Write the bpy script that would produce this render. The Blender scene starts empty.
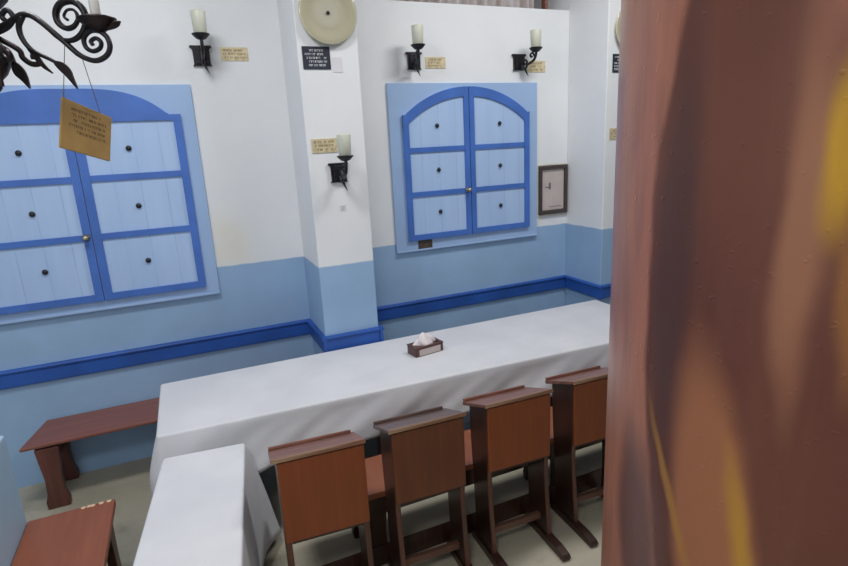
import bpy, bmesh, math, random
from mathutils import Vector, Matrix
random.seed(7)
SC = bpy.context.scene
COL = SC.collection
PI = math.pi

# ------------------------------------------------------------------ materials
def new_mat(name):
    m = bpy.data.materials.new(name); m.use_nodes = True
    nt = m.node_tree; b = nt.nodes['Principled BSDF']
    return m, nt, b
def N(nt, t, **kw):
    n = nt.nodes.new(t)
    for k, v in kw.items(): setattr(n, k, v)
    return n
def mth(nt, op, a, b=None, c=None, clamp=False):
    n = nt.nodes.new('ShaderNodeMath'); n.operation = op; n.use_clamp = clamp
    for i, v in enumerate((a, b, c)):
        if v is None: continue
        if isinstance(v, (int, float)): n.inputs[i].default_value = v
        else: nt.links.new(v, n.inputs[i])
    return n.outputs[0]
def mixc(nt, fac, a, b):
    n = nt.nodes.new('ShaderNodeMix'); n.data_type = 'RGBA'
    for i, v in ((0, fac), (6, a), (7, b)):
        if isinstance(v, (int, float)): n.inputs[i].default_value = v
        elif isinstance(v, tuple): n.inputs[i].default_value = (*v[:3], 1)
        else: nt.links.new(v, n.inputs[i])
    return n.outputs[2]
def smooth(nt, v, lo, hi):
    n = nt.nodes.new('ShaderNodeMapRange'); n.interpolation_type = 'SMOOTHSTEP'
    nt.links.new(v, n.inputs[0]); n.inputs[1].default_value = lo; n.inputs[2].default_value = hi
    n.inputs[3].default_value = 0; n.inputs[4].default_value = 1
    return n.outputs[0]
def noise(nt, vec, scale, detail=3, rough=.5):
    n = nt.nodes.new('ShaderNodeTexNoise'); n.inputs['Scale'].default_value = scale
    n.inputs['Detail'].default_value = detail; n.inputs['Roughness'].default_value = rough
    if vec is not None: nt.links.new(vec, n.inputs['Vector'])
    return n.outputs['Fac']
def coords(nt, kind='Object', scale=(1, 1, 1)):
    tc = nt.nodes.new('ShaderNodeTexCoord'); mp = nt.nodes.new('ShaderNodeMapping')
    mp.inputs['Scale'].default_value = scale
    nt.links.new(tc.outputs[kind], mp.inputs[0]); return mp.outputs[0]
def bump(nt, b, h, strength=.2, dist=.01):
    n = nt.nodes.new('ShaderNodeBump'); n.inputs['Strength'].default_value = strength
    n.inputs['Distance'].default_value = dist
    nt.links.new(h, n.inputs['Height']); nt.links.new(n.outputs[0], b.inputs['Normal'])

def plain(name, col, rough=.5, metal=0, var=.12, vs=(6, 6, 6), bstr=.1, spec=.5):
    m, nt, b = new_mat(name)
    v = coords(nt, 'Object', vs)
    f = noise(nt, v, 1.0, 4)
    lo = tuple(c * (1 - var) for c in col); hi = tuple(min(1, c * (1 + var)) for c in col)
    nt.links.new(mixc(nt, smooth(nt, f, .3, .7), lo, hi), b.inputs['Base Color'])
    b.inputs['Roughness'].default_value = rough; b.inputs['Metallic'].default_value = metal
    b.inputs['Specular IOR Level'].default_value = spec
    if bstr: bump(nt, b, noise(nt, v, 4, 3), bstr, .004)
    return m

WHITE = (.80, .82, .84); DADO = (.285, .435, .635)
def wall_mat():
    m, nt, b = new_mat('painted_plaster')
    g = nt.nodes.new('ShaderNodeNewGeometry')
    sx = nt.nodes.new('ShaderNodeSeparateXYZ'); nt.links.new(g.outputs['Position'], sx.inputs[0])
    p = g.outputs['Position']
    wob = mth(nt, 'MULTIPLY', mth(nt, 'SUBTRACT', noise(nt, p, 6, 2), .5), .02)
    z = mth(nt, 'ADD', sx.outputs['Z'], wob)
    dado = mth(nt, 'SUBTRACT', 1, smooth(nt, z, 1.352, 1.364))
    n1 = noise(nt, p, 1.3, 5, .6)
    w = mixc(nt, smooth(nt, n1, .35, .7), WHITE, (.75, .775, .80))
    # yellow damp stain
    dx = mth(nt, 'DIVIDE', mth(nt, 'SUBTRACT', sx.outputs['X'], .28), .22)
    dz = mth(nt, 'DIVIDE', mth(nt, 'SUBTRACT', sx.outputs['Z'], 1.5), .3)
    d = mth(nt, 'SQRT', mth(nt, 'ADD', mth(nt, 'MULTIPLY', dx, dx), mth(nt, 'MULTIPLY', dz, dz)))
    st = mth(nt, 'MULTIPLY', mth(nt, 'SUBTRACT', 1, smooth(nt, d, .1, 1.3)), mth(nt, 'ADD', noise(nt, p, 7, 4), .1))
    w = mixc(nt, mth(nt, 'MULTIPLY', st, .6), w, (.74, .68, .47))
    dd = mixc(nt, smooth(nt, noise(nt, p, 2.2, 5, .6), .3, .75), DADO, tuple(c * 1.13 for c in DADO))
    dd = mixc(nt, mth(nt, 'MULTIPLY', smooth(nt, noise(nt, p, 5, 5, .7), .62, .75), .15), dd, (.5, .55, .6))
    nt.links.new(mixc(nt, dado, w, dd), b.inputs['Base Color'])
    b.inputs['Roughness'].default_value = .55
    bump(nt, b, mth(nt, 'ADD', noise(nt, p, 3, 5), mth(nt, 'MULTIPLY', noise(nt, p, 40, 2), .12)), .25, .02)
    return m

def floor_mat():
    m, nt, b = new_mat('worn_cream_floor')
    g = nt.nodes.new('ShaderNodeNewGeometry'); p = g.outputs['Position']
    c = mixc(nt, smooth(nt, noise(nt, p, 1.7, 6, .6), .3, .7), (.37, .34, .26), (.46, .43, .34))
    c = mixc(nt, mth(nt, 'MULTIPLY', smooth(nt, noise(nt, p, 4, 6, .7), .55, .72), .6), c, (.22, .19, .13))
    c = mixc(nt, mth(nt, 'MULTIPLY', smooth(nt, noise(nt, p, 70, 2, .7), .55, .7), .25), c, (.25, .22, .17))
    br = nt.nodes.new('ShaderNodeTexBrick'); nt.links.new(p, br.inputs['Vector'])
    br.offset = 0; br.inputs['Scale'].default_value = 1; br.inputs['Brick Width'].default_value = .4
    br.inputs['Row Height'].default_value = .4; br.inputs['Mortar Size'].default_value = .003
    br.inputs['Color1'].default_value = br.inputs['Color2'].default_value = (0, 0, 0, 1)
    br.inputs['Mortar'].default_value = (1, 1, 1, 1)
    c = mixc(nt, mth(nt, 'MULTIPLY', br.outputs['Fac'], .15), c, (.2, .18, .13))
    nt.links.new(c, b.inputs['Base Color']); b.inputs['Roughness'].default_value = .45
    return m

def wood(name, base, dark, rough=.35, axis='x', gs=1.0, spec=.5):
    m, nt, b = new_mat(name)
    s = {'x': (2, 30, 30), 'y': (30, 2, 30), 'z': (30, 30, 2)}[axis]
    v = coords(nt, 'Object', tuple(q * gs for q in s))
    f = noise(nt, v, 1, 5, .6)
    v2 = coords(nt, 'Object', (5, 5, 5))
    c = mixc(nt, smooth(nt, f, .35, .75), dark, base)
    c = mixc(nt, mth(nt, 'MULTIPLY', smooth(nt, noise(nt, v2, 1, 4), .5, .75), .35), c, dark)
    nt.links.new(c, b.inputs['Base Color']); b.inputs['Roughness'].default_value = rough
    b.inputs['Specular IOR Level'].default_value = spec
    bump(nt, b, f, .08, .003)
    return m

M = {}
M['wall'] = wall_mat(); M['floor'] = floor_mat()
M['white'] = plain('ceiling_white', (.8, .8, .79), .8)
M['rail'] = plain('deep_blue_gloss', (.018, .088, .37), .5, var=.18, vs=(3, 3, 3))
M['partition'] = plain('pale_blue_gloss', (.40, .57, .72), .45, var=.06, vs=(2, 2, 2))
M['surround'] = plain('pale_periwinkle', (.33, .475, .72), .5, var=.05, vs=(2, 2, 2))
M['frame_blue'] = plain('royal_blue', (.058, .155, .50), .45, var=.10, vs=(4, 4, 4))
def plank_mat():
    m, nt, b = new_mat('pale_blue_planks')
    v = coords(nt, 'Object', (1, 1, 1)); sx = nt.nodes.new('ShaderNodeSeparateXYZ'); nt.links.new(v, sx.inputs[0])
    f = mth(nt, 'FRACT', mth(nt, 'DIVIDE', mth(nt, 'ADD', sx.outputs['X'], 10.05), .155))
    l = mth(nt, 'MULTIPLY', mth(nt, 'LESS_THAN', f, .035), mth(nt, 'ADD', mth(nt, 'MULTIPLY', smooth(nt, noise(nt, coords(nt, 'Object', (3, 3, 3)), 1), .4, .6), .5), .25))
    c = mixc(nt, smooth(nt, noise(nt, coords(nt, 'Object', (8, 1, 1)), 1, 4), .3, .7), (.375, .53, .80), (.42, .575, .83))
    nt.links.new(mixc(nt, mth(nt, 'MULTIPLY', l, .6), c, (.2, .33, .55)), b.inputs['Base Color']); b.inputs['Roughness'].default_value = .45
    bump(nt, b, mth(nt, 'SUBTRACT', 1, l), .3, .004)
    return m
M['plank'] = plank_mat()
M['iron'] = plain('black_wrought_iron', (.026, .024, .028), .38, metal=.55, var=.3, vs=(30, 30, 30), bstr=.25)
M['bronze'] = plain('brown_iron', (.030, .020, .021), .4, metal=.5, var=.3, vs=(30, 30, 30), bstr=.25)
M['black'] = plain('black_knob', (.008, .008, .010), .4)
M['metal'] = plain('tarnished_brass', (.45, .40, .28), .35, metal=.9, var=.3, vs=(40, 40, 40))
M['brass'] = plain('brass_plate', (.72, .62, .40), .38, metal=.35, var=.15, vs=(25, 25, 25), bstr=.03)
M['engrave'] = plain('engraving', (.20, .13, .06), .6)
M['candle'] = plain('ivory_glass', (.58, .60, .50), .4, var=.05)
M['disc'] = None
M['sign_black'] = plain('slate_black', (.022, .028, .045), .5)
M['script'] = plain('white_script', (.72, .74, .76), .6)
M['paper'] = plain('white_paper', (.70, .70, .74), .7, var=.03)
M['ink'] = plain('grey_ink', (.16, .15, .16), .7)
M['pink_paper'] = plain('warm_grey_paper', (.52, .45, .43), .5, var=.06)
M['frame_dark'] = plain('dark_bronze_frame', (.055, .042, .038), .35, var=.3, vs=(60, 60, 60))
M['plaster_edge'] = plain('cream_mount', (.66, .63, .55), .7)
M['kraft'] = plain('tan_wooden_sign', (.40, .245, .075), .55, var=.12, vs=(14, 14, 14))
M['thread'] = plain('grey_thread', (.25, .23, .22), .7)
M['panel_r'] = wood('orange_brown_panel', (.26, .062, .012), (.21, .048, .010), .5, 'z')
M['panel_d'] = wood('dark_brown_panel', (.165, .050, .014), (.12, .035, .011), .5, 'z')
M['board'] = wood('dark_side_board', (.052, .020, .012), (.026, .011, .008), .32, 'z')
M['ledge_r'] = wood('red_brown_ledge', (.27, .12, .085), (.15, .06, .042), .38, 'x')
M['ledge_d'] = wood('dark_worn_ledge', (.17, .11, .095), (.075, .042, .036), .35, 'x')
M['edge'] = wood('worn_bare_edge', (.42, .27, .17), (.20, .09, .05), .5, 'x', 1.5)
M['bench'] = wood('reddish_bench', (.25, .093, .066), (.20, .070, .050), .38, 'x')
M['bench_leg'] = wood('dark_red_bench_leg', (.15, .050, .034), (.09, .030, .022), .4, 'z')
M['seat2'] = wood('orange_brown_seat', (.28, .086, .038), (.23, .068, .030), .35, 'y')  # seat wood of two benches, more orange than the wall bench
M['tissue_wood'] = wood('tissue_box_wood', (.13, .055, .045), (.08, .035, .03), .4, 'x')
M['tissue'] = plain('tissue_paper', (.80, .74, .76), .9, var=.03)
M['candle_white'] = plain('white_candle_sleeve', (.88, .87, .82), .5, var=.03)
M['chip'] = plain('bare_chipped_wood', (.62, .42, .28), .7)

def cloth_mat():
    m, nt, b = new_mat('white_tablecloth')
    v = coords(nt, 'Object', (1, 1, 1))
    nt.links.new(mixc(nt, smooth(nt, noise(nt, v, 3, 4), .3, .7), (.59, .60, .64), (.65, .66, .69)), b.inputs['Base Color'])
    b.inputs['Roughness'].default_value = .75; b.inputs['Specular IOR Level'].default_value = .3
    bump(nt, b, mth(nt, 'ADD', noise(nt, v, 6, 4), mth(nt, 'MULTIPLY', noise(nt, v, 400, 1), .05)), .25, .012)
    return m
M['cloth'] = cloth_mat()
def disc_mat():
    m, nt, b = new_mat('beige_glass_plate')
    v = coords(nt, 'Object', (1, 1, 1))
    ln = nt.nodes.new('ShaderNodeVectorMath'); ln.operation = 'LENGTH'; nt.links.new(v, ln.inputs[0])
    r = ln.outputs['Value']
    c = mixc(nt, smooth(nt, mth(nt, 'ADD', r, mth(nt, 'MULTIPLY', noise(nt, v, 18, 3), .05)), .07, .15), (.50, .475, .38), (.44, .41, .29))
    c = mixc(nt, smooth(nt, r, .172, .188), c, (.50, .48, .36))
    nt.links.new(c, b.inputs['Base Color']); b.inputs['Roughness'].default_value = .12
    b.inputs['Coat Weight'].default_value = .5; b.inputs['Coat Roughness'].default_value = .05
    return m
M['disc'] = disc_mat()
def curtain_mat():
    m, nt, b = new_mat('pale_lilac_curtain')
    v = coords(nt, 'Object', (14, 1, 2))
    nt.links.new(mixc(nt, smooth(nt, noise(nt, v, 1, 4), .35, .65), (.52, .44, .42), (.72, .67, .68)), b.inputs['Base Color'])
    b.inputs['Roughness'].default_value = .8
    return m
M['curtain'] = curtain_mat()

def column_mat():
    """glossy brown paint with flame-like strokes; position on the drum = (angle, height)"""
    m, nt, b = new_mat('flame_painted_gloss')
    v = coords(nt, 'Object', (1, 1, 1))
    sx = nt.nodes.new('ShaderNodeSeparateXYZ'); nt.links.new(v, sx.inputs[0])
    a = mth(nt, 'ARCTAN2', mth(nt, 'MULTIPLY', sx.outputs['Y'], -1), mth(nt, 'MULTIPLY', sx.outputs['X'], -1))
    # angle measured from -x; positive towards -y
    sv = coords(nt, 'Object', (5, 5, 2.2)); sv2 = coords(nt, 'Object', (16, 16, 7))
    wob = mth(nt, 'ADD', mth(nt, 'MULTIPLY', mth(nt, 'SUBTRACT', noise(nt, sv, 1, 3), .5), .16),
              mth(nt, 'MULTIPLY', mth(nt, 'SUBTRACT', noise(nt, sv2, 1, 3), .5), .05))
    A = mth(nt, 'ADD', a, wob); Z = mth(nt, 'ADD', sx.outputs['Z'], mth(nt, 'MULTIPLY', wob, .25))
    def blob(a0, z0, ra, rz, slope=0, lo=.45, hi=1.1):
        da = mth(nt, 'SUBTRACT', A, a0); dz = mth(nt, 'SUBTRACT', Z, z0)
        if slope: da = mth(nt, 'SUBTRACT', da, mth(nt, 'MULTIPLY', dz, slope))
        da = mth(nt, 'DIVIDE', da, ra); dz = mth(nt, 'DIVIDE', dz, rz)
        d = mth(nt, 'SQRT', mth(nt, 'ADD', mth(nt, 'MULTIPLY', da, da), mth(nt, 'MULTIPLY', dz, dz)))
        return mth(nt, 'SUBTRACT', 1, smooth(nt, d, lo, hi))
    big = noise(nt, coords(nt, 'Object', (4, 4, 1.6)), 1, 3)
    c = mixc(nt, smooth(nt, big, .35, .7), (.085, .027, .018), (.125, .040, .024))
    terr = (.33, .13, .085); orange = (.30, .115, .052); yel = (.46, .25, .012); tan = (.32, .14, .075)
    grey = (.085, .035, .028)
    # far left strip of terracotta, and random flames round the back
    hi_ = mth(nt, 'MULTIPLY', mth(nt, 'MAXIMUM', mth(nt, 'SUBTRACT', Z, 2.14), 0), -.6)
    lo_ = mth(nt, 'MULTIPLY', mth(nt, 'MAXIMUM', mth(nt, 'SUBTRACT', 1.86, Z), 0), -.45)
    strokes = noise(nt, coords(nt, 'Object', (38, 38, 5)), 1, 4, .6)
    leftm = mth(nt, 'SUBTRACT', 1, smooth(nt, mth(nt, 'ADD', mth(nt, 'ADD', A, hi_), mth(nt, 'ADD', lo_, mth(nt, 'MULTIPLY', strokes, .03))), -.175, -.125))
    c = mixc(nt, mth(nt, 'MULTIPLY', smooth(nt, strokes, .45, .75), .35), c, (.15, .055, .034))
    c = mixc(nt, mth(nt, 'MULTIPLY', blob(-.03, 2.02, .13, .34, 0, .3, 1.1), .7), c, (.058, .026, .025))
    c = mixc(nt, leftm, c, mixc(nt, smooth(nt, strokes, .35, .7), terr, (.25, .10, .068)))
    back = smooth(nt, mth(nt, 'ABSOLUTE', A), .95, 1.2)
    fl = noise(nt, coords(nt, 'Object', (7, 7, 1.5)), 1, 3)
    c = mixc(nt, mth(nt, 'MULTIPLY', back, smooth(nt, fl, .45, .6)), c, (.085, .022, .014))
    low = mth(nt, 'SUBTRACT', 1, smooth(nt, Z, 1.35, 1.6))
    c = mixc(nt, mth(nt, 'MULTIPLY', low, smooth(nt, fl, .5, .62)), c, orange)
    c = mixc(nt, mth(nt, 'MULTIPLY', blob(-.20, 1.60, .21, .19, -.3), .9), c, grey)
    c = mixc(nt, mth(nt, 'MULTIPLY', blob(.24, 1.62, .21, .36, -.35, .6, 1.0), .9), c, orange)
    c = mixc(nt, mth(nt, 'MULTIPLY', blob(.33, 1.68, .06, .16, -.55, .1, 1.1), .6), c, yel)
    c = mixc(nt, mth(nt, 'MULTIPLY', blob(.03, 1.70, .035, .15, -1.2, .2, 1.1), .7), c, (.33, .16, .03))
    c = mixc(nt, mth(nt, 'MULTIPLY', blob(.405, 2.06, .085, .24, -.16, .3, 1.1), .75), c, tan)
    c = mixc(nt, mth(nt, 'MULTIPLY', blob(.50, 2.36, .18, .17, 0, .4, 1.1), .8), c, terr)
    c = mixc(nt, mth(nt, 'MULTIPLY', blob(.468, 2.13, .062, .10, -.15, .3, 1.1), mth(nt, 'ADD', .55, mth(nt, 'MULTIPLY', strokes, .7))), c, yel)
    c = mixc(nt, mth(nt, 'MULTIPLY', blob(.545, 1.99, .05, .12, -.5, .2, 1.1), .5), c, (.36, .15, .03))
    nt.links.new(c, b.inputs['Base Color'])
    b.inputs['Roughness'].default_value = .30
    bump(nt, b, mth(nt, 'ADD', mth(nt, 'MULTIPLY', noise(nt, v, 22, 4), .8), mth(nt, 'MULTIPLY', smooth(nt, noise(nt, v, 90, 1), .68, .78), .6)), .22, .004)
    return m
M['column'] = column_mat()

# ------------------------------------------------------------------ helpers
def link(name, bm, mat, parent=None, smooth_=False, bevel=0, mats=None):
    me = bpy.data.meshes.new(name); 
    bmesh.ops.recalc_face_normals(bm, faces=bm.faces)
    bm.to_mesh(me); bm.free()
    for mm in (mats or [mat]): me.materials.append(mm)
    if smooth_:
        for p in me.polygons: p.use_smooth = True
    o = bpy.data.objects.new(name, me); COL.objects.link(o)
    if parent: o.parent = parent
    if bevel:
        b = o.modifiers.new('bevel', 'BEVEL'); b.width = bevel; b.segments = 2; b.limit_method = 'ANGLE'
        b.angle_limit = math.radians(40)
    return o
def tag(o, label, cat, group=None):
    o['label'] = label; o['category'] = cat
    if group: o['group'] = group
    return o
def thing(name, label, cat, loc=(0, 0, 0), rz=0, group=None):
    o = bpy.data.objects.new(name, None); COL.objects.link(o)
    o.empty_display_size = .05
    o.location = loc; o.rotation_euler = (0, 0, rz)
    return tag(o, label, cat, group)
def struct(o): o['kind'] = 'structure'; return o
def box(bm, x0, x1, y0, y1, z0, z1):
    vs = [bm.verts.new(p) for p in ((x0,y0,z0),(x1,y0,z0),(x1,y1,z0),(x0,y1,z0),(x0,y0,z1),(x1,y0,z1),(x1,y1,z1),(x0,y1,z1))]
    fs = [bm.faces.new([vs[i] for i in f]) for f in ((0,3,2,1),(4,5,6,7),(0,1,5,4),(1,2,6,5),(2,3,7,6),(3,0,4,7))]
    return vs, fs
def BM(*boxes):
    bm = bmesh.new()
    for b in boxes: box(bm, *b)
    return bm
def prism(bm, pts, a0, a1, axis='y'):
    """extrude a 2-D outline. axis y: pts are (x,z); axis x: pts are (y,z); axis z: (x,y)"""
    def P(p, a):
        return {'y': (p[0], a, p[1]), 'x': (a, p[0], p[1]), 'z': (p[0], p[1], a)}[axis]
    A = [bm.verts.new(P(p, a0)) for p in pts]; B = [bm.verts.new(P(p, a1)) for p in pts]
    n = len(pts)
    bm.faces.new(A); bm.faces.new(B[::-1])
    for i in range(n): bm.faces.new((A[i], A[(i+1) % n], B[(i+1) % n], B[i]))
def lathe(bm, prof, c=(0, 0, 0), n=32, axis='z'):
    rings = []
    for r, h in prof:
        ring = []
        for i in range(n):
            a = 2 * PI * i / n; x, y = r * math.cos(a), r * math.sin(a)
            p = (x, y, h) if axis == 'z' else (x, h, y)
            ring.append(bm.verts.new((p[0] + c[0], p[1] + c[1], p[2] + c[2])))
        rings.append(ring)
    for a, b in zip(rings, rings[1:]):
        for i in range(n): bm.faces.new((a[i], a[(i+1) % n], b[(i+1) % n], b[i]))
    bm.faces.new(rings[0][::-1]); bm.faces.new(rings[-1])
def catmull(pts, k=6):
    P = [Vector(p) for p in pts]; P = [P[0] * 2 - P[1]] + P + [P[-1] * 2 - P[-2]]
    out = []
    for i in range(1, len(P) - 2):
        for j in range(k):
            t = j / k
            a, b, c, d = P[i-1], P[i], P[i+1], P[i+2]
            out.append(.5 * ((2*b) + (c-a)*t + (2*a-5*b+4*c-d)*t*t + (3*b-a-3*c+d)*t**3))
    out.append(P[-2]); return out
def tube(bm, pts, rad, n=10, flat=1.0, side=Vector((0, 1, 0))):
    """rad: number or function of t. flat: squash perpendicular to 'side'."""
    P = [Vector(p) for p in pts]; rings = []
    for i, p in enumerate(P):
        d = (P[min(i+1, len(P)-1)] - P[max(i-1, 0)]).normalized()
        s = side - d * side.dot(d)
        if s.length < 1e-4: s = Vector((1, 0, 0)) - d * d.x
        s.normalize(); u = d.cross(s).normalized()
        r = rad(i / (len(P) - 1)) if callable(rad) else rad
        rings.append([bm.verts.new(p + s * math.cos(2*PI*k/n) * r + u * math.sin(2*PI*k/n) * r * flat) for k in range(n)])
    for a, b in zip(rings, rings[1:]):
        for i in range(n): bm.faces.new((a[i], a[(i+1) % n], b[(i+1) % n], b[i]))
    bm.faces.new(rings[0][::-1]); bm.faces.new(rings[-1])
def copy_tree(root, loc=None, rz=None):
    c = root.copy(); COL.objects.link(c)
    if loc is not None: c.location = loc
    if rz is not None: c.rotation_euler = (0, 0, rz)
    for ch in list(root.children):
        d = ch.copy(); COL.objects.link(d); d.parent = c
        for g in ch.children:
            e = g.copy(); COL.objects.link(e); e.parent = d
    return c

# ------------------------------------------------------------------ room shell
XL, XR, YF, ZC = -3.2, 6.2, -6.2, 4.2
YP = -.49                                   # face of the pilasters
P1 = (.825, 1.229); P2 = (3.335, 3.74)
ZL = 3.216                                  # top of the wall under the recess
struct(link('floor', BM((XL, XR, YF, .15, -.12, 0)), M['floor']))
struct(link('ceiling', BM((XL-.15, XR+.15, YF-.15, .75, ZC, ZC + .12)), M['white']))
struct(link('wall_back', BM((XL, P1[1], 0, .15, 0, ZC), (P1[1], P2[0], 0, .15, 0, ZL), (P2[0], XR, 0, .15, 0, ZC),
     (P1[1]-.1, P2[0]+.1, .6, .7, ZL-.1, ZC), (P1[1]-.1, P1[1], .15, .6, ZL-.1, ZC), (P2[0], P2[0]+.1, .15, .6, ZL-.1, ZC),
     (P1[1], P2[0], .15, .6, ZL-.1, ZL)), M['wall']))
struct(link('wall_left', BM((XL-.15, XL, YF, .15, 0, ZC)), M['wall']))
struct(link('wall_right', BM((XR, XR+.15, YF, .15, 0, ZC)), M['wall']))
struct(link('wall_front', BM((XL-.15, XR+.15, YF-.15, YF, 0, ZC)), M['wall']))
for a, b in (P1, P2):
    struct(link('wall_pilaster', BM((a, b, YP, -.0005, .001, ZC-.001)), M['wall'], bevel=.006))
# moulded dado rail: flat band with a small rounded cap
def rail_prof(s=1):
    return [(0, .733), (-.020, .733), (-.022, .740), (-.022, .826), (-.030, .832), (-.033, .842), (-.028, .852), (0, .854)]
def rail(n, a, b, kind):
    bm = bmesh.new()
    if kind == 'wall': prism(bm, [(y - .001, z) for y, z in rail_prof()], a, b, 'x')
    elif kind == 'pil': prism(bm, [(YP + y - .001, z) for y, z in rail_prof()], a, b, 'x')
    elif kind == 'sideL': prism(bm, [(a + y - .001, z) for y, z in rail_prof()], YP - .034, -.036, 'y')
    elif kind == 'sideR': prism(bm, [(a - y + .001, z) for y, z in rail_prof()], YP - .034, -.036, 'y')
    struct(link('trim_%d' % n, bm, M['rail']))
rail(1, XL + .002, P1[0] - .002, 'wall'); rail(2, P1[0], 0, 'sideL'); rail(3, P1[0], P1[1], 'pil'); rail(4, P1[1], 0, 'sideR')
rail(5, P1[1] + .002, P2[0] - .002, 'wall'); rail(6, P2[0], 0, 'sideL'); rail(7, P2[0], P2[1], 'pil'); rail(8, P2[1] + .002, XR - .002, 'wall')
# low pale blue partition beside the near seat
struct(link('wall_partition', BM((-1.05, -.910, -3.3, -1.235, .001, .925)), M['partition'], bevel=.008))

# ------------------------------------------------------------------ shuttered windows
def arc_pts(x0, x1, fn, n=24): return [(x0 + (x1 - x0) * i / n, fn(x0 + (x1 - x0) * i / n)) for i in range(n + 1)]
def knob(parent, x, z, y):
    bm = bmesh.new(); lathe(bm, [(.004, 0), (.015, 0), (.018, -.006), (.014, -.014), (.006, -.018)], (x, y, z), 16, 'y')
    link('knob', bm, M['black'], parent, True)
def window(name, cx, hw, z0, zs, outer, inner, sur, rails, cols, fw=.05, cw=.048, solid_top=None):
    """cx centre, hw half width, outer/inner: arch height functions of |x-cx|; rails: heights; cols: knob x offsets"""
    root = bpy.data.objects.new(name, None); COL.objects.link(root); root.location = (cx, 0, 0); struct(root)
    sx0, sx1, sz0, sz1 = sur
    s = link('surround', BM((sx0 - cx, sx1 - cx, -.022, -.001, sz0, sz1)), M['surround'], root, bevel=.004)
    link('sill_lip', BM((sx0 - cx, sx1 - cx, -.034, -.0225, sz0 - .002, sz0 + .014)), M['surround'], root, bevel=.003)
    for sgn in (-1, 1):
        bm = bmesh.new()
        g = .003
        pts = [(g, z0), (hw, z0), (hw, zs)] + [(x, outer(x)) for x in [hw - (hw - g) * i / 26 for i in range(1, 27)]]
        prism(bm, [(sgn * x, z) for x, z in pts], -.036, -.0235)
        sh = link('shutter', bm, M['plank'], root)
        # raised frame: outline strip
        f = bmesh.new(); y0, y1 = -.050, -.037
        box(f, *sorted((sgn * g, sgn * cw)), y0, y1, z0, outer(0) - .001)
        box(f, *sorted((sgn * (hw - fw), sgn * hw)), y0 + .001, y1, z0, zs)
        box(f, *sorted((sgn * cw, sgn * (hw - fw))), y0 + .002, y1, z0, z0 + .045)
        for r in rails: box(f, *sorted((sgn * cw, sgn * (hw - fw))), y0 + .003, y1, r - .020, r + .020)
        n = 26; xs = [cw - .004 + (hw - cw + .004) * i / n for i in range(n + 1)]
        for xa, xb in zip(xs, xs[1:]):
            za, zb = inner(xa), inner(xb)
            prism(f, [(sgn * xa, za), (sgn * xb, zb), (sgn * xb, outer(xb)), (sgn * xa, outer(xa))], y0 + .0005, y1)
        bmesh.ops.remove_doubles(f, verts=f.verts, dist=.0002)
        link('shutter_frame', f, M['frame_blue'], sh)
        for z in cols[1]: knob(sh, sgn * cols[0], z, -.037)
        if sgn < 0:
            bm = bmesh.new()
            lathe(bm, [(.005, 0), (.022, 0), (.024, -.006), (.012, -.012), (.010, -.03), (.017, -.036), (.015, -.046), (.004, -.05)], (-.035, -.0505, rails[0] + .005), 18, 'y')
            link('pull_knob', bm, M['metal'], sh, True)
    return root
def outer2(x):
    R = .876; x = abs(x)
    if x > .575: return 2.385
    return 2.595 - R + math.sqrt(R*R - x*x)
def inner2(x):
    R = .83; x = abs(x)
    x = min(x, .60)
    return 2.520 - R + math.sqrt(R*R - x*x)
window('window_2', 2.292, .595, 1.380, 2.380, outer2, inner2, (1.592, 2.985, 1.288, 2.625), (1.757, 2.11), (.295, (1.600, 1.945, 2.295)))
def outer1(x):
    x = abs(x)
    if x > .57: return 2.432
    return 2.432 + .165 * max(0, 1 - (x / .57) ** 3.4)
def inner1(x): return 2.395
window('window_1', -.548, .645, 1.238, 2.432, outer1, inner1, (-1.285, .186, 1.170, 2.622), (1.668, 2.045), (.302, (1.475, 1.850, 2.225)), cw=.052)

# ------------------------------------------------------------------ recess curtain and post
bm = bmesh.new(); n = 260; rows = 4
g = []
for j in range(rows + 1):
    g.append([bm.verts.new((P1[1] + .03 + 1.86 * i / n, .23 + .022 * math.sin(i * .52) + .012 * math.sin(i * .21 + 1 + j * .2), ZL + .004 + .93 * j / rows)) for i in range(n + 1)])
for j in range(rows):
    for i in range(n): bm.faces.new((g[j][i], g[j][i+1], g[j+1][i+1], g[j+1][i]))
cu = link('curtain', bm, M['curtain'], None, True)
s = cu.modifiers.new('thick', 'SOLIDIFY'); s.thickness = .003
tag(cu, 'gathered pale lilac and beige curtain along the top of the wall above the right window', 'curtain')
po = link('wooden_post', BM((3.185, 3.215, .14, .20, ZL + .001, ZC - .001)), M['ledge_r'], None, bevel=.003)
tag(po, 'thin brown wooden post at the right end of the curtain above the wall', 'post')

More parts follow.
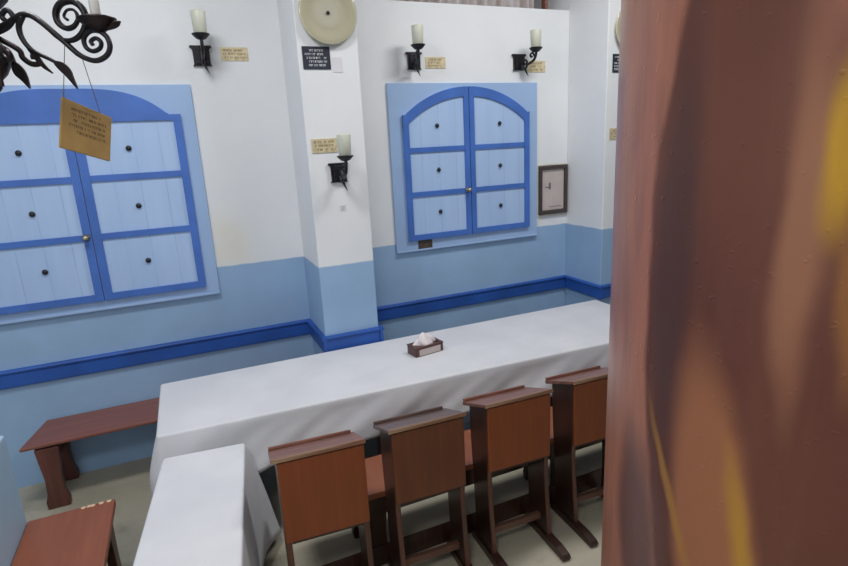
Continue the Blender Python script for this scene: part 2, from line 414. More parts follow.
# ------------------------------------------------------------------ tablecloths and tables
def cloth(name, quad, z, drops, flare, amp, label, fl2=None, skew=1, corner=.018, hump=None, seed=1):
    """quad: four corners counter-clockwise; drops: hem height below the top for each side (function of t)"""
    rnd = random.Random(seed)
    Q = [Vector((*q, 0)) for q in quad]; m = len(Q)
    loop = []   # (pos, outward, side, t)
    for i in range(m):
        A, B, C_ = Q[i], Q[(i+1) % m], Q[(i+2) % m]
        d = (B - A); L = d.length; d.normalize(); nrm = Vector((d.y, -d.x, 0))
        k = max(8, int(L / .025))
        for j in range(k + 1):
            s = corner + (L - 2 * corner) * j / k
            loop.append((A + d * s, nrm, i, s / L, s))
        d2 = (C_ - B).normalized(); n2 = Vector((d2.y, -d2.x, 0)); cc = B - d * corner + d2 * corner
        cn = B - d * corner - nrm * corner
        for j in range(1, 6):
            nn = (nrm * (1 - j / 6) + n2 * (j / 6)).normalized()
            loop.append((cn + nn * corner, nn, i + j / 6, 1, L))
    n = len(loop)
    bm = bmesh.new(); er = .010
    rings = []
    def ring(fn): rings.append([bm.verts.new(fn(*l, idx)) for idx, l in enumerate(loop)])
    ring(lambda p, o, s, t, a, i: (p.x - o.x * .016, p.y - o.y * .016, z))
    ring(lambda p, o, s, t, a, i: (p.x - o.x * er, p.y - o.y * er, z))
    for q in (30, 60, 90):
        th = math.radians(q)
        ring(lambda p, o, s, t, a, i: (p.x - o.x * er * (1 - math.sin(th)), p.y - o.y * er * (1 - math.sin(th)), z - er * (1 - math.cos(th))))
    R = 14
    def dropv(s, t):
        i = int(s) % m; f = s - int(s)
        if f == 0: return drops[i](t)
        return drops[i](1) * (1 - f) + drops[(i+1) % m](0) * f
    for r in range(1, R + 1):
        u = r / R
        def fn(p, o, s, t, a, i):
            f = s - int(s); cornerness = math.exp(-min(t, 1 - t) * Ls(s) / .10) if f == 0 else 1
            D = dropv(s, t)
            ph = a * 10 + (int(s) * 2.1) + skew * u * 2.6
            w = amp * u ** .8 * (math.sin(ph) + .9 * math.sin(ph * .41 + 1.3 + u * 2.0) + .30 * math.sin(ph * 2.9 + .7))
            off = max(.002, flare * u + w + amp * .9 * u + cornerness * flare * 1.3 * u)
            if fl2: off += fl2(s, t) * u ** .8
            return (p.x + o.x * off, p.y + o.y * off, z - er - (D - er) * u)
        ring(fn)
    for a, b in zip(rings, rings[1:]):
        for i in range(n): bm.faces.new((a[i], a[(i+1) % n], b[(i+1) % n], b[i]))
    cen = Vector((sum(q.x for q in Q) / m, sum(q.y for q in Q) / m))
    prev = rings[0]
    for kk in range(1, 4):     # inner rings, pulled towards the long axis, then a centre fan
        cur = []
        for v in rings[0]:
            f = 1 - kk / 4; cur.append(bm.verts.new((cen.x + (v.co.x - cen.x) * f, cen.y + (v.co.y - cen.y) * f, z)))
        for i in range(n): bm.faces.new((cur[i], cur[(i+1) % n], prev[(i+1) % n], prev[i]))
        prev = cur
    cv = bm.verts.new((cen.x, cen.y, z))
    for i in range(n): bm.faces.new((prev[i], cv, prev[(i+1) % n]))
    o = link(name, bm, M['cloth'], None, True)
    sd = o.modifiers.new('thick', 'SOLIDIFY'); sd.thickness = .002; sd.offset = 1
    tag(o, label, 'tablecloth'); return o
LS = None
def Ls(s): return LS[int(s) % 4]
def table(label, quad, z, legs, name='dining_table'):
    cx = sum(q[0] for q in quad) / 4; cy = sum(q[1] for q in quad) / 4
    t = thing(name, label, 'table', (cx, cy, 0))
    def inset(q, d): 
        v = Vector((q[0] - cx, q[1] - cy)); return (v.x - math.copysign(d, v.x), v.y - math.copysign(d, v.y))
    bm = bmesh.new(); prism(bm, [inset(q, .010) for q in quad], z - .034, z - .004, 'z'); link('tabletop', bm, M['board'], t)
    ap = bmesh.new(); I = [inset(q, .07) for q in quad]; J = [inset(q, .095) for q in quad]
    for i in range(4):
        k = (i + 1) % 4; prism(ap, [I[i], I[k], J[k], J[i]], z - .125, z - .0345, 'z')
    link('apron', ap, M['board'], t)
    for lx, ly in legs:
        link('leg', BM((lx - cx - .03, lx - cx + .03, ly - cy - .03, ly - cy + .03, .001, z - .035)), M['board'], t, bevel=.004)
    return t
q1 = [(-.282, -1.268), (3.235, -1.45), (3.235, -.545), (-.272, -.527)]
table('long dining table hidden under the long white cloth, parallel to the blue wall', q1, .745, [(-.20, -1.20), (.95, -1.26), (2.2, -1.32), (3.15, -1.36), (-.2, -.62), (1.5, -.62), (3.15, -.64)])
LS = [(Vector(q1[(i+1) % 4]) - Vector(q1[i])).length for i in range(4)]
cloth('tablecloth', q1, .750, [lambda t: .385 * math.exp(-t * 16) + .27 + .012 * math.sin(t * 21) if t < .5 else .27 + .012 * math.sin(t * 21), lambda t: .3, lambda t: .3, lambda t: .38 + .06 * t], .020, .012,
      'long white tablecloth with the tissue box on it, draped over the long table', fl2=lambda s, t: .060 * math.exp(-(1 - t) * 5) if 3 <= s <= 3.001 else (.060 if s > 3.001 else (.045 * math.exp(-t * 25) if s == 0 else 0)), skew=1.6, seed=3)
q2 = [(-.470, -3.02), (-.075, -3.07), (.138, -1.385), (-.262, -1.340)]
table('narrow dining table under a white cloth, butting into the near side of the long table', q2, .655, [(-.37, -2.9), (-.13, -2.92), (.06, -1.45), (-.19, -1.42)])
LS = [(Vector(q2[(i+1) % 4]) - Vector(q2[i])).length for i in range(4)]
cloth('tablecloth', q2, .660, [lambda t: .45, lambda t: .50 + .10 * math.exp(-(1 - t) * 8), lambda t: .06 + .54 * math.exp(-t * 14), lambda t: .4], .016, .006,
      'white tablecloth on the narrow table in the foreground, left of the wooden lecterns', fl2=lambda s, t: .085 * math.exp(-(1 - t) * 9) if int(s) == 1 and s < 1.5 else (.085 if 1.5 <= s < 2 else (.04 * math.exp(-t * 30) if int(s) == 2 else 0)), skew=.7, seed=5)

# tissue box
tb = thing('tissue_box', 'brown wooden tissue box with white tissues, standing on the long white tablecloth', 'tissue box', (1.422, -.905, .752), math.radians(9))
link('box_body', BM((-.112, .112, -.058, .058, 0, .058)), M['tissue_wood'], tb, bevel=.004)
link('box_rim', BM((-.114, .114, -.060, -.044, .0585, .068), (-.114, .114, .044, .060, .0585, .068), (-.114, -.09, -.0438, .0438, .0585, .068), (.09, .114, -.0438, .0438, .0585, .068)), M['tissue_wood'], tb, bevel=.002)
link('side_label', BM((-.085, .088, -.0602, -.0583, .006, .05)), M['pink_paper'], tb)
bm = bmesh.new(); rr = random.Random(4)
rings = []
for j in range(9):
    u = j / 8; ring = []
    for i in range(28):
        a = 2 * PI * i / 28
        w = 1 + .22 * math.sin(3 * a + u * 3) + .12 * math.sin(7 * a + 1)
        rx = (.078 * (1 - u) ** .7 + .006) * w; ry = (.034 * (1 - u) ** .6 + .004) * w
        ring.append(bm.verts.new((rx * math.cos(a) - .015 * u, ry * math.sin(a), .060 + .080 * u + .006 * math.sin(4 * a) * u)))
    rings.append(ring)
for a, b in zip(rings, rings[1:]):
    for i in range(28): bm.faces.new((a[i], a[(i+1) % 28], b[(i+1) % 28], b[i]))
bm.faces.new(rings[-1]); bm.faces.new(rings[0][::-1])
link('tissue', bm, M['tissue'], tb, True)

# ------------------------------------------------------------------ benches
def leg_profile():  # shaped upright: waisted board, outline (across, z)
    return [(-.062, 0), (.062, 0), (.066, .05), (.050, .10), (.046, .20), (.056, .30), (.066, .405), (-.066, .405), (-.056, .30), (-.046, .20), (-.050, .10), (-.066, .05)]
def wood_bench(label, loc, L, D, z, seatmat, legmat, legx, group=None, apron=False, stretcher=True, slant=0):
    t = thing('bench', label, 'bench', loc, 0, group)
    sb = bmesh.new(); prism(sb, [(-slant, -D/2), (L, -D/2), (L, D/2), (slant, D/2)], z - .035 + slant * .3, z, 'z'); link('seat', sb, seatmat, t, bevel=.006)
    for x in legx:
        for s in (-1, 1):
            bm = bmesh.new(); y = s * (D/2 - (.028 if slant else .035))
            prism(bm, [(x + a, q * (z - .036) / .405) for a, q in leg_profile()], y - .022, y + .022)
            link('leg', bm, legmat, t, bevel=.003)
        link('cross_bar', BM((x - .02, x + .02, -D/2 + .058, D/2 - .058, .26, .33)), legmat, t)
    if apron:
        link('apron', BM((.04, L - .04, -D/2 + .012 - .01, -D/2 + .012 + .0, z - .13, z - .036)), legmat, t)
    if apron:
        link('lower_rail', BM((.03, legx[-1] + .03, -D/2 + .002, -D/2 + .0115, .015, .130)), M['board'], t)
    if stretcher:
        xs = sorted(legx); link('stretcher', BM((xs[0] + .022, xs[-1] - .022, -.02, .02, .27, .32)), legmat, t)
    return t
wood_bench('long reddish-brown wooden bench against the blue wall, left of the long table', (-1.075, -.208, .001), 1.75, .385, .458, M['bench'], M['bench_leg'], (.095, 1.62), stretcher=False, slant=.04)
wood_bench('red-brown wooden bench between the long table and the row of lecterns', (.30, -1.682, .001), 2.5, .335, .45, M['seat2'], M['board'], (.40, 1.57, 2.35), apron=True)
t = thing('bench', 'reddish-brown bench in the bottom left corner, against the low pale blue partition', 'bench', (-.715, -1.24, .001))
link('seat', BM((-.192, .192, -1.75, 0, .41, .45)), M['seat2'], t, bevel=.008)
for y in (-.12, -1.6):
    for s in (-1, 1):
        bm = bmesh.new(); prism(bm, [(y + a, q * .409 / .405) for a, q in leg_profile()], s * .15 - .02, s * .15 + .02, 'x'); link('leg', bm, M['bench_leg'], t, bevel=.003)
link('stretcher', BM((-.018, .018, -1.54, -.18, .25, .30)), M['bench_leg'], t)
link('cross_bar', BM((-.128, .128, -.145, -.105, .30, .36)), M['bench_leg'], t)
bm = bmesh.new()
for x in (.05, .075, .092, .13, .165): lathe(bm, [(.012, 0), (.010, .0012)], (x, -.012 - rr.random() * .006, .4505), 7)
link('worn_spot', bm, M['chip'], t)

# ------------------------------------------------------------------ lecterns
def make_lectern(w, panel, ledge, label, pb0):
    t = thing('lectern', label, 'lectern', (0, 0, 0), 0, 'lecterns in a row behind the long table')
    h = w / 2
    # side board outline (y,z): near edge at y=0, far side +y; slightly bowed edges
    prof = [(-.034, .046), (-.024, .15), (-.008, .30), (.002, .45), (-.006, .60), (-.008, .75), (0, .880), (.190, .803), (.188, .70), (.178, .55), (.165, .40), (.155, .28), (.152, .15), (.160, .046)]
    for s in (-1, 1):
        bm = bmesh.new(); x = s * (h - .013)
        prism(bm, prof, x - .013, x + .013, 'x'); sb = link('side_board', bm, M['board'], t, bevel=.002)
        e = bmesh.new()
        ys = prof[:7]
        for (ya, za), (yb, zb) in zip(ys, ys[1:]): prism(e, [(ya - .0045, za), (ya - .0005, za), (yb - .0005, zb), (yb - .0045, zb)], x - .012, x + .012, 'x')
        bmesh.ops.remove_doubles(e, verts=e.verts, dist=.0002)
        link('edge_strip', e, M['edge2'], sb)
        # sled foot
        f = bmesh.new()
        prism(f, [(-.195, 0), (.185, 0), (.185, .030), (.175, .045), (-.13, .045), (-.19, .034), (-.205, .018)], x - .024, x + .024, 'x')
        link('foot', f, M['board'], t, bevel=.004)
    pb = bmesh.new(); prism(pb, [(-.0215, pb0), (-.0210, .877), (-.0095, .877), (-.0100, pb0)], -h + .001, h - .001, 'x'); link('back_panel', pb, panel, t, bevel=.002)
    link('lower_rail', BM((-h + .027, h - .027, .000, .022, pb0 - .026, pb0 + .018)), M['board'], t)
    link('stretcher', BM((-h + .027, h - .027, .025, .050, .108, .146)), M['edge3'], t, bevel=.003)
    link('shelf', BM((-h + .027, h - .027, .030, .140, .560, .575)), M['board'], t)
    # sloping ledge with lip on the far, lower side
    bm = bmesh.new(); prism(bm, [(-.034, .892), (-.032, .909), (.228, .812), (.224, .793)], -h - .022, h + .007, 'x')
    lg = link('ledge', bm, ledge, t, bevel=.003)
    bm = bmesh.new(); prism(bm, [(-.0375, .891), (-.0355, .9095), (-.0315, .9095), (-.0335, .890)], -h - .020, h + .005, 'x')
    link('front_edge', bm, M['edge'], lg)
    bm = bmesh.new(); prism(bm, [(.208, .8205), (.212, .834), (.231, .827), (.227, .814)], -h - .019, h - .012, 'x')
    link('lip', bm, ledge, lg, bevel=.002)
    return t
M['edge2'] = wood('rubbed_board_edge', (.145, .055, .034), (.07, .028, .018), .4, 'z')
M['edge3'] = wood('rubbed_stretcher', (.17, .085, .055), (.08, .035, .022), .4, 'x')
WL = .366
for i, (cx, yy, pm, lm, lab, rz, pb0) in enumerate([
    (.408, -2.045, 'panel_r', 'ledge_r', 'wooden lectern with orange-brown back and reddish top, leftmost of the row', -4, .482),
    (.919, -2.05, 'panel_d', 'ledge_d', 'wooden lectern with the darkest brown back and worn grey-brown top, second from the left', -2.5, .507),
    (1.426, -2.05, 'panel_r', 'ledge_r', 'wooden lectern in front of the tissue box, third from the left in the row', -2.5, .522),
    (1.961, -2.05, 'panel_r', 'ledge_r', 'wooden lectern partly hidden behind the painted column, rightmost of the row', -2.5, .516)]):
    L = make_lectern(WL + (.016 if i == 0 else 0), M[pm], M[lm], lab, pb0); L.location = (cx, yy, .001); L.rotation_euler.z = math.radians(rz)

# ------------------------------------------------------------------ wall sconces
def make_sconce():
    t = thing('wall_sconce', '', 'wall lamp', (0, 0, 0), 0, 'iron candle sconces on the white wall')
    bm = bmesh.new()   # flared, curved backplate
    prism(bm, [(-.066, .068), (-.072, .058), (-.054, .045), (-.052, -.05), (-.062, -.062), (.062, -.062), (.052, -.05), (.054, .045), (.072, .058), (.066, .068)], -.020, -.001)
    box(bm, -.038, .038, -.034, -.0205, -.050, .050)
    link('back_plate', bm, M['iron'], t, bevel=.004)
    bm = bmesh.new()   # S-shaped arm
    arm = catmull([(0, -.034, -.02), (0, -.060, -.055), (0, -.095, -.045), (0, -.100, -.005), (0, -.075, .012), (0, -.062, -.010), (0, -.080, -.022)], 6)
    tube(bm, arm, .010, 8, side=Vector((1, 0, 0)))
    arm2 = catmull([(0, -.098, -.03), (0, -.135, -.02), (0, -.185, .005), (0, -.205, .055), (0, -.200, .092)], 6)
    tube(bm, arm2, .011, 8, side=Vector((1, 0, 0)))
    arm3 = catmull([(0, -.190, .02), (0, -.165, .055), (0, -.140, .045), (0, -.148, .025), (0, -.162, .030)], 6)
    tube(bm, arm3, .008, 8, side=Vector((1, 0, 0)))
    tail = catmull([(.004, -.075, -.045), (.012, -.075, -.07), (.022, -.080, -.095), (.030, -.090, -.118)], 5)
    tube(bm, tail, lambda u: .011 * (1 - u * .85), 8)
    link('arm', bm, M['iron'], t, True)
    bm = bmesh.new(); lathe(bm, [(.008, .088), (.030, .096), (.044, .110), (.054, .121), (.055, .126), (.04, .1255), (.008, .124)], (0, -.2, 0), 28)
    link('drip_cup', bm, M['iron'], t, True)
    bm = bmesh.new(); lathe(bm, [(.038, .1275), (.040, .13), (.0455, .252), (.043, .258), (.030, .256), (.028, .248), (.02, .246)], (0, -.2, 0), 28)
    link('candle_shade', bm, M['candle'], t, True)
    return t
S0 = make_sconce()
sc = [((.283, -.001, 2.800), 'black iron sconce with ivory candle shade above the left window\'s right corner'),
      ((1.835, -.001, 2.785), 'black iron candle sconce above the left half of the right window'),
      ((2.805, -.001, 2.785), 'black iron candle sconce above the right corner of the right window'),
      ((1.022, YP - .001, 1.995), 'black iron candle sconce mounted low on the white pilaster, under the black sign')]
for i, (loc, lab) in enumerate(sc):
    o = S0 if i == 0 else copy_tree(S0)
    o.location = loc; o['label'] = lab
    for chd in o.children:
        if i in (0, 3) and not chd.name.startswith(('back_plate', 'arm')): chd.location.z = -.020 if i == 0 else -.010
    if i in (1, 2):
        for chd in o.children:
            if chd.name.startswith('back_plate'): continue
            chd.rotation_euler.z = math.radians(-12 if i == 1 else 12)
            if not chd.name.startswith('arm'): chd.location.z = -.036

# ------------------------------------------------------------------ plaques and signs
def glyph_rows(bm, x0, x1, z0, z1, rows, y, rnd, fill=.72, indent=0.0):
    """small irregular strokes standing for lines of illegible script"""
    rh = (z1 - z0) / rows
    for r in range(rows):
        zt = z1 - rh * (r + .5); ind = indent * rnd.random(); x = x0 + (x1 - x0) * ind; xe = x1 - (x1 - x0) * indent * rnd.random()
        ch = rh * .52
        while x < xe:
            w = ch * (.35 + .5 * rnd.random())
            k = rnd.random()
            if k < .8:
                st = ch * .17
                if x + w < xe:
                    box(bm, x, x + w, y - .0006, y, zt + ch/2 - st, zt + ch/2)
                    if k < .55: box(bm, x + w - st, x + w, y - .0006, y, zt - ch/2, zt + ch/2 - st)
                    if k > .3: box(bm, x, x + st, y - .0006, y, zt - ch/2, zt + ch/2 - st)
                    if k < .2: box(bm, x, x + w - st, y - .0006, y, zt - ch/2, zt - ch/2 + st)
            x += w * 1.25 if k < .8 else w
def plaque(name, label, cat, x0, x1, z0, z1, y, mat, ink, rows, seed, group=None, th=.004, pad=.08, textname='engraved_text', indent=.2, bev=.001):
    cx, cz = (x0 + x1) / 2, (z0 + z1) / 2; w, h = (x1 - x0) / 2, (z1 - z0) / 2
    o = link(name, BM((-w, w, -th, 0, -h, h)), mat, None, bevel=bev); o.location = (cx, y - .001, cz)
    tag(o, label, cat, group)
    if rows:
        bm = bmesh.new(); glyph_rows(bm, -w * (1 - pad), w * (1 - pad), -h * .8, h * .8, rows, -th - .0002, random.Random(seed), indent=indent)
        link(textname, bm, ink, o)
    return o
G = 'small brass plaques beside the sconces'
plaque('brass_plaque', 'small brass plaque right of the sconce above the left window', 'plaque', .408, .588, 2.775, 2.862, 0, M['brass'], M['engrave'], 3, 1, G)
plaque('brass_plaque', 'small brass plaque beside the sconce above the left half of the right window', 'plaque', 1.935, 2.113, 2.735, 2.821, 0, M['brass'], M['engrave'], 3, 2, G)
plaque('brass_plaque', 'small brass plaque beside the sconce above the right corner of the right window', 'plaque', 2.895, 3.083, 2.710, 2.803, 0, M['brass'], M['engrave'], 3, 3, G)
plaque('brass_plaque', 'small brass plaque on the pilaster, left of the low sconce', 'plaque', .857, 1.030, 2.133, 2.225, YP, M['brass'], M['engrave'], 3, 4, G)
plaque('brass_plaque', 'small brass plaque peeking out beside the painted column\'s edge', 'plaque', 3.378, 3.550, 2.115, 2.208, YP, M['brass'], M['engrave'], 3, 5, G)
G = 'black signs with white script'
plaque('black_sign', 'small black sign with white script under the beige plate on the near pilaster', 'sign', .853, 1.033, 2.658, 2.796, YP, M['sign_black'], M['script'], 5, 6, G, pad=.14, textname='white_script', indent=.25)
plaque('black_sign', 'black sign with white script half hidden by the painted column', 'sign', 3.388, 3.568, 2.647, 2.790, YP, M['sign_black'], M['script'], 5, 8, G, pad=.14, textname='white_script', indent=.25)
plaque('paper_note', 'small blank white paper square right of the black sign on the pilaster', 'paper', 1.046, 1.112, 2.640, 2.733, YP, M['paper'], M['ink'], 0, 9, th=.0015, bev=0)
plaque('paper_note', 'tiny white paper note with grey writing below the low sconce on the pilaster', 'paper', 1.012, 1.058, 1.735, 1.775, YP, M['paper'], M['ink'], 2, 10, th=.0015, pad=.1, textname='writing', bev=0)
pq = plaque('dark_plaque', 'small dark brown plaque on the bottom edge of the right window\'s surround', 'plaque', 1.786, 1.914, 1.296, 1.372, -.0225, M['frame_dark'], M['engrave'], 3, 11)

# beige plates
def plate(x, z, label):
    o_bm = bmesh.new()
    lathe(o_bm, [(.02, 0), (.07, -.004), (.14, -.018), (.186, -.026), (.190, -.031), (.185, -.035), (.160, -.033), (.128, -.028), (.108, -.020), (.096, -.022), (.060, -.021), (.012, -.020)], (0, 0, 0), 56, 'y')
    o = link('wall_plate', o_bm, M['disc'], None, True); o.location = (x, YP - .002, z)
    tag(o, label, 'plate', 'beige wall plates on the pilasters')
    b = bmesh.new(); lathe(b, [(.003, -.0195), (.010, -.0205), (.012, -.026), (.008, -.032), (.003, -.034)], (0, 0, 0), 16, 'y')
    link('centre_knob', b, M['bronze'], o, True)
plate(1.037, 2.992, 'large glossy beige glass plate hung on the near pilaster above the black sign')
plate(3.570, 2.985, 'glossy beige plate on the far pilaster, mostly hidden behind the painted column')

# framed picture
pf = thing('picture_frame', 'small dark framed picture on the white wall right of the right window', 'picture', (3.165, -.001, 1.690))
W_, H_ = .158, .222
link('mount', BM((-W_-.012, W_+.020, -.006, 0, -H_-.022, H_+.010)), M['plaster_edge'], pf)
bm = BM((-W_, W_, -.03, -.0065, H_-.038, H_), (-W_, W_, -.03, -.0065, -H_, -H_+.038), (-W_, -W_+.034, -.0298, -.0065, -H_+.038, H_-.038), (W_-.034, W_, -.0298, -.0065, -H_+.038, H_-.038))
link('frame', bm, M['frame_dark'], pf, bevel=.005)
pic = link('print', BM((-W_+.0345, W_-.0345, -.012, -.0065, -H_+.0385, H_-.0385)), M['pink_paper'], pf)
b = BM((-.085, -.035, -.0135, -.0122, .020, .030), (-.045, -.022, -.0136, -.0122, .005, .062), (-.036, -.028, -.0134, -.0122, .061, .075)
       )
link('caption', BM((-.04, .10, -.0134, -.0122, -.158, -.152)), M['ink'], pic)
link('drawing', b, M['ink'], pic)

# ------------------------------------------------------------------ chandelier
HB = Vector((-.407, -2.283, 2.476)); K = 1.408
yaw = .4095
ch = thing('chandelier', 'dark wrought-iron scroll chandelier with candle lamps hanging at the top left', 'chandelier', HB, -yaw)
def sc3(pts): return [(x * K, 0, z * K) for x, z in pts]
ARM = [(0.005, .015), (0.0177, 0.0258), (0.0401, 0.0337), (0.0599, 0.0431), (0.0767, 0.0501), (0.0916, 0.0486), (0.108, 0.0373), (0.1269, 0.0189), (0.149, -0.0034), (0.1713, -0.026), (0.198, -0.0372), (0.2207, -0.0301), (0.2314, -0.0145), (0.229, 0.0035), (0.2159, 0.0147), (0.1988, 0.0155), (0.185, 0.0038), (0.1856, -0.0123), (0.1975, -0.02), (0.2119, -0.0153), (0.2159, -0.0048), (0.2078, 0.0027), (0.1972, -0.0021), (0.1996, -0.0094)]
SC2 = [(0.1200, 0.022), (0.1394, 0.0049), (0.1616, 0.0012), (0.183, 0.0127), (0.1951, 0.035), (0.1917, 0.0561), (0.1755, 0.069), (0.1542, 0.0665), (0.1415, 0.0515), (0.1416, 0.034), (0.1545, 0.0229), (0.1703, 0.0257), (0.1807, 0.0392), (0.176, 0.0534), (0.1629, 0.054), (0.1551, 0.0439), (0.1612, 0.0366)]
LOW = [(0.0767, 0.0480), (0.066, 0.030), (0.068, 0.008), (0.0822, -0.0130), (0.1124, -0.0304), (0.1230, -.0375)]
BR = [(.02, .02), (.045, .030), (.0595, .046), (.050, .060), (.038, .050), (.044, .040)]
def leaf(bm, spine, width, thick=.0035):
    P = catmull(spine, 6); n = len(P); up = []
    L_, R_ = [], []
    for i, p in enumerate(P):
        d = (P[min(i+1, n-1)] - P[max(i-1, 0)]).normalized(); s = Vector((-d.z, 0, d.x)); u = i / (n - 1)
        w = width * (math.sin(PI * min(1, u * 1.0) ** .75)) + .0012
        L_.append(p + s * w); R_.append(p - s * w)
    pts = [(q.x, q.z) for q in L_] + [(q.x, q.z) for q in R_[::-1]]
    prism(bm, pts, -thick, thick)
arms = []
for k, deg in enumerate((0, -53, -110, -168, 130)):
    az = math.radians(deg)
    a = None
    bm = bmesh.new()
    tube(bm, catmull(sc3(ARM), 6), lambda u: .0105 - .004 * u, 10, flat=.8)
    tube(bm, catmull([(x, y + (.014 if 0 else 0), z) for x, y, z in sc3(SC2)], 6), lambda u: .0045 + .0065 * math.sin(PI * min(1, u * 1.25)) ** .7 if u < .8 else .0045, 10, flat=.8)
    tube(bm, catmull(sc3(LOW), 6), lambda u: .0085 - .004 * u, 10)
    tube(bm, catmull(sc3(BR), 6), .007, 8)
    a = link('arm', bm, M['iron'], ch, True); a.rotation_euler.z = az
    bm = bmesh.new()
    leaf(bm, sc3([(.119, -.0355), (.130, -.043), (.140, -.054), (.1455, -.066), (.154, -.086)]), .0105)
    leaf(bm, sc3([(.070, .002), (.082, -.016), (.096, -.040), (.112, -.056)]), .006, .003)
    link('leaf', bm, M['bronze'], a)
    bm = bmesh.new()   # boat-shaped drip pan seen from the side
    cx, cz = .2155 * K, .0330 * K
    lathe(bm, [(.004, -.030), (.018, -.026), (.036, -.010), (.047, .002), (.049, .006), (.030, .012), (.008, .012)], (cx, 0, cz), 20)
    leaf(bm, [(cx - .035, 0, cz - .004), (cx, 0, cz - .012), (cx + .045, 0, cz - .010), (cx + .062, 0, cz - .004)], .012)
    link('drip_pan', bm, M['bronze'], a, True)
    bm = bmesh.new(); lathe(bm, [(.0110, .0125), (.0125, .014), (.0125, .100), (.0105, .104), (.004, .105)], (cx, 0, cz), 16)
    link('candle_sleeve', bm, M['candle_white'], a, True)
    # hanging blade leaves round the hub, between the arms
    bm = bmesh.new()
    tube(bm, catmull(sc3([(.012, .0), (.028, -.006), (.0359, -.0156), (.040, -.036)]), 6), .006, 8)
    leaf(bm, sc3([(.038, -.030), (.044, -.047), (.051, -.060), (.0584, -.0809)]), .013)
    l = link('blade_leaf', bm, M['bronze'], ch); l.rotation_euler.z = az + .12
    bm = bmesh.new(); tube(bm, catmull(sc3([(.02, .012), (0.0481, -0.0076), (0.0524, -0.0222), (0.0653, -0.0336), (0.0787, -0.0323), (0.0753, -0.0213), (.066, -.020)]), 6), .0075, 8)
    l = link('curl', bm, M['bronze'], ch, True); l.rotation_euler.z = az + .35
bm = bmesh.new(); lathe(bm, [(.004, -.120), (.012, -.110), (.010, -.095), (.030, -.075), (.046, -.045), (.036, -.015), (.018, 0), (.024, .02), (.040, .045), (.030, .075), (.014, .09), (.010, .14), (.016, .16), (.006, .18)], (0, 0, 0), 28)
link('hub', bm, M['bronze'], ch, True)
bm = bmesh.new()
zz = .175; k = 0
while zz < ZC - HB.z - .07:
    pts = [(.012 * math.cos(a), 0, .024 * math.sin(a)) for a in [2 * PI * i / 12 for i in range(13)]]
    if k % 2: pts = [(0, x, z) for x, _, z in pts]
    tube(bm, [(p[0], p[1], p[2] + zz + .02) for p in pts], .0028, 6, side=Vector((0, 1, 0)) if k % 2 == 0 else Vector((1, 0, 0)))
    zz += .040; k += 1
link('chain', bm, M['iron'], ch, True)
bm = bmesh.new(); lathe(bm, [(.05, ZC - HB.z - .001), (.048, ZC - HB.z - .02), (.012, ZC - HB.z - .06), (.005, ZC - HB.z - .075)], (0, 0, 0), 24)
link('ceiling_rose', bm, M['bronze'], ch, True)

# hanging wooden sign
lt, lb, rt_, rb = Vector((-.261, -2.310, 2.341)), Vector((-.279, -2.340, 2.200)), Vector((-.157, -2.200, 2.288)), Vector((-.172, -2.231, 2.154))
X = (rt_ - lt + rb - lb); X.normalize(); Zv = (lt - lb + rt_ - rb); Zv = (Zv - X * Zv.dot(X)).normalized(); Yv = Zv.cross(X)
cen = (lt + lb + rt_ + rb) / 4; w = ((rt_ - lt).length) / 2; h = ((lt - lb).length) / 2
shear = (lt - lb).normalized().dot(X) * h
bm = bmesh.new()
prism(bm, [(-w, -h), (w, -h + .004), (w, h - .004), (-w, h)], -.0035, .0035)
hs = link('hanging_sign', bm, M['kraft'], None, bevel=.001)
mt = Matrix((X, Yv, Zv)).transposed().to_4x4(); mt.translation = cen
hs.matrix_world = mt
tag(hs, 'tan wooden sign with dark lettering hanging by two threads from the chandelier', 'sign')
bm = bmesh.new(); glyph_rows(bm, -w * .72, w * .85, -h * .30, h * .78, 5, -.0037, random.Random(21), indent=.28)
link('lettering', bm, M['engrave'], hs)
bm = bmesh.new()
inv = mt.inverted()
RT = Vector((math.cos(yaw), -math.sin(yaw), 0))
def chp(r, z): return inv @ (HB + RT * r * K + Vector((0, 0, z * K)))
tube(bm, [chp(.1463, -.004), Vector((-w * .93, 0, h * .97))], .0011, 6)
tube(bm, [chp(.1740, -.030), Vector((w * .55, 0, h * .93))], .0011, 6)
link('thread', bm, M['thread'], hs)

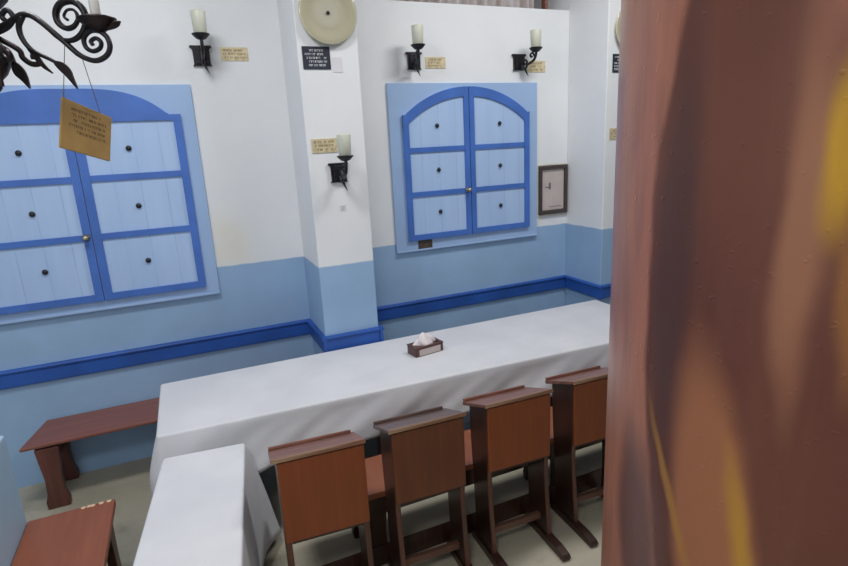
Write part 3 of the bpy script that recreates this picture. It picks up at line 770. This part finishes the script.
# ------------------------------------------------------------------ painted column
bm = bmesh.new()
lathe(bm, [(.30, .001 + (ZC - .002) * j / 60) for j in range(61)], (0, 0, 0), 160)
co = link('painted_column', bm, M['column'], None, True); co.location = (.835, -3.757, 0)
for p in co.data.polygons:
    if len(p.vertices) > 4: p.use_smooth = False
tag(co, 'thick round column painted glossy brown with orange and yellow flame strokes, in the right foreground', 'column')

# ------------------------------------------------------------------ camera
cd = bpy.data.cameras.new('camera'); cam = bpy.data.objects.new('camera', cd); COL.objects.link(cam)
y, p, r = .4095, -.2486, -.0506
f = Vector((math.sin(y) * math.cos(p), math.cos(y) * math.cos(p), math.sin(p)))
rt = Vector((math.cos(y), -math.sin(y), 0)); up = rt.cross(f)
c, s = math.cos(r), math.sin(r)
R0 = c * rt + s * up; U0 = -s * rt + c * up
mw = Matrix((R0, U0, -f)).transposed().to_4x4(); mw.translation = (0, -4.2159, 2.1622)
cam.matrix_world = mw
cd.sensor_width = 36; cd.lens = 549.8 / 848 * 36; cd.clip_start = .05
SC.camera = cam

# ------------------------------------------------------------------ light
def area(loc, size, power, col=(1, 1, 1), target=None):
    l = bpy.data.lights.new('lamp', 'AREA'); l.shape = 'RECTANGLE'; l.size, l.size_y = size; l.energy = power; l.color = col
    o = bpy.data.objects.new('lamp', l); COL.objects.link(o); o.location = loc
    if target is not None:
        d = Vector(target) - Vector(loc); o.rotation_euler = d.to_track_quat('-Z', 'Y').to_euler()
    return o
area((2.6, -1.7, 4.1), (1.0, .5), 44, (1, .985, .97))
area((-.4, -1.9, 4.1), (1.0, .5), 42, (.98, .985, 1))
area((-.9, -4.9, 4.1), (1.2, .8), 62, (1, .985, .96))
w = bpy.data.worlds.new('world'); SC.world = w; w.use_nodes = True
w.node_tree.nodes['Background'].inputs[0].default_value = (.8, .88, 1, 1)
w.node_tree.nodes['Background'].inputs[1].default_value = .3
SC.view_settings.view_transform = 'Standard'; SC.view_settings.look = 'None'
SC.view_settings.gamma = 1; SC.view_settings.use_curve_mapping = False
SC.view_settings.exposure = 0.17
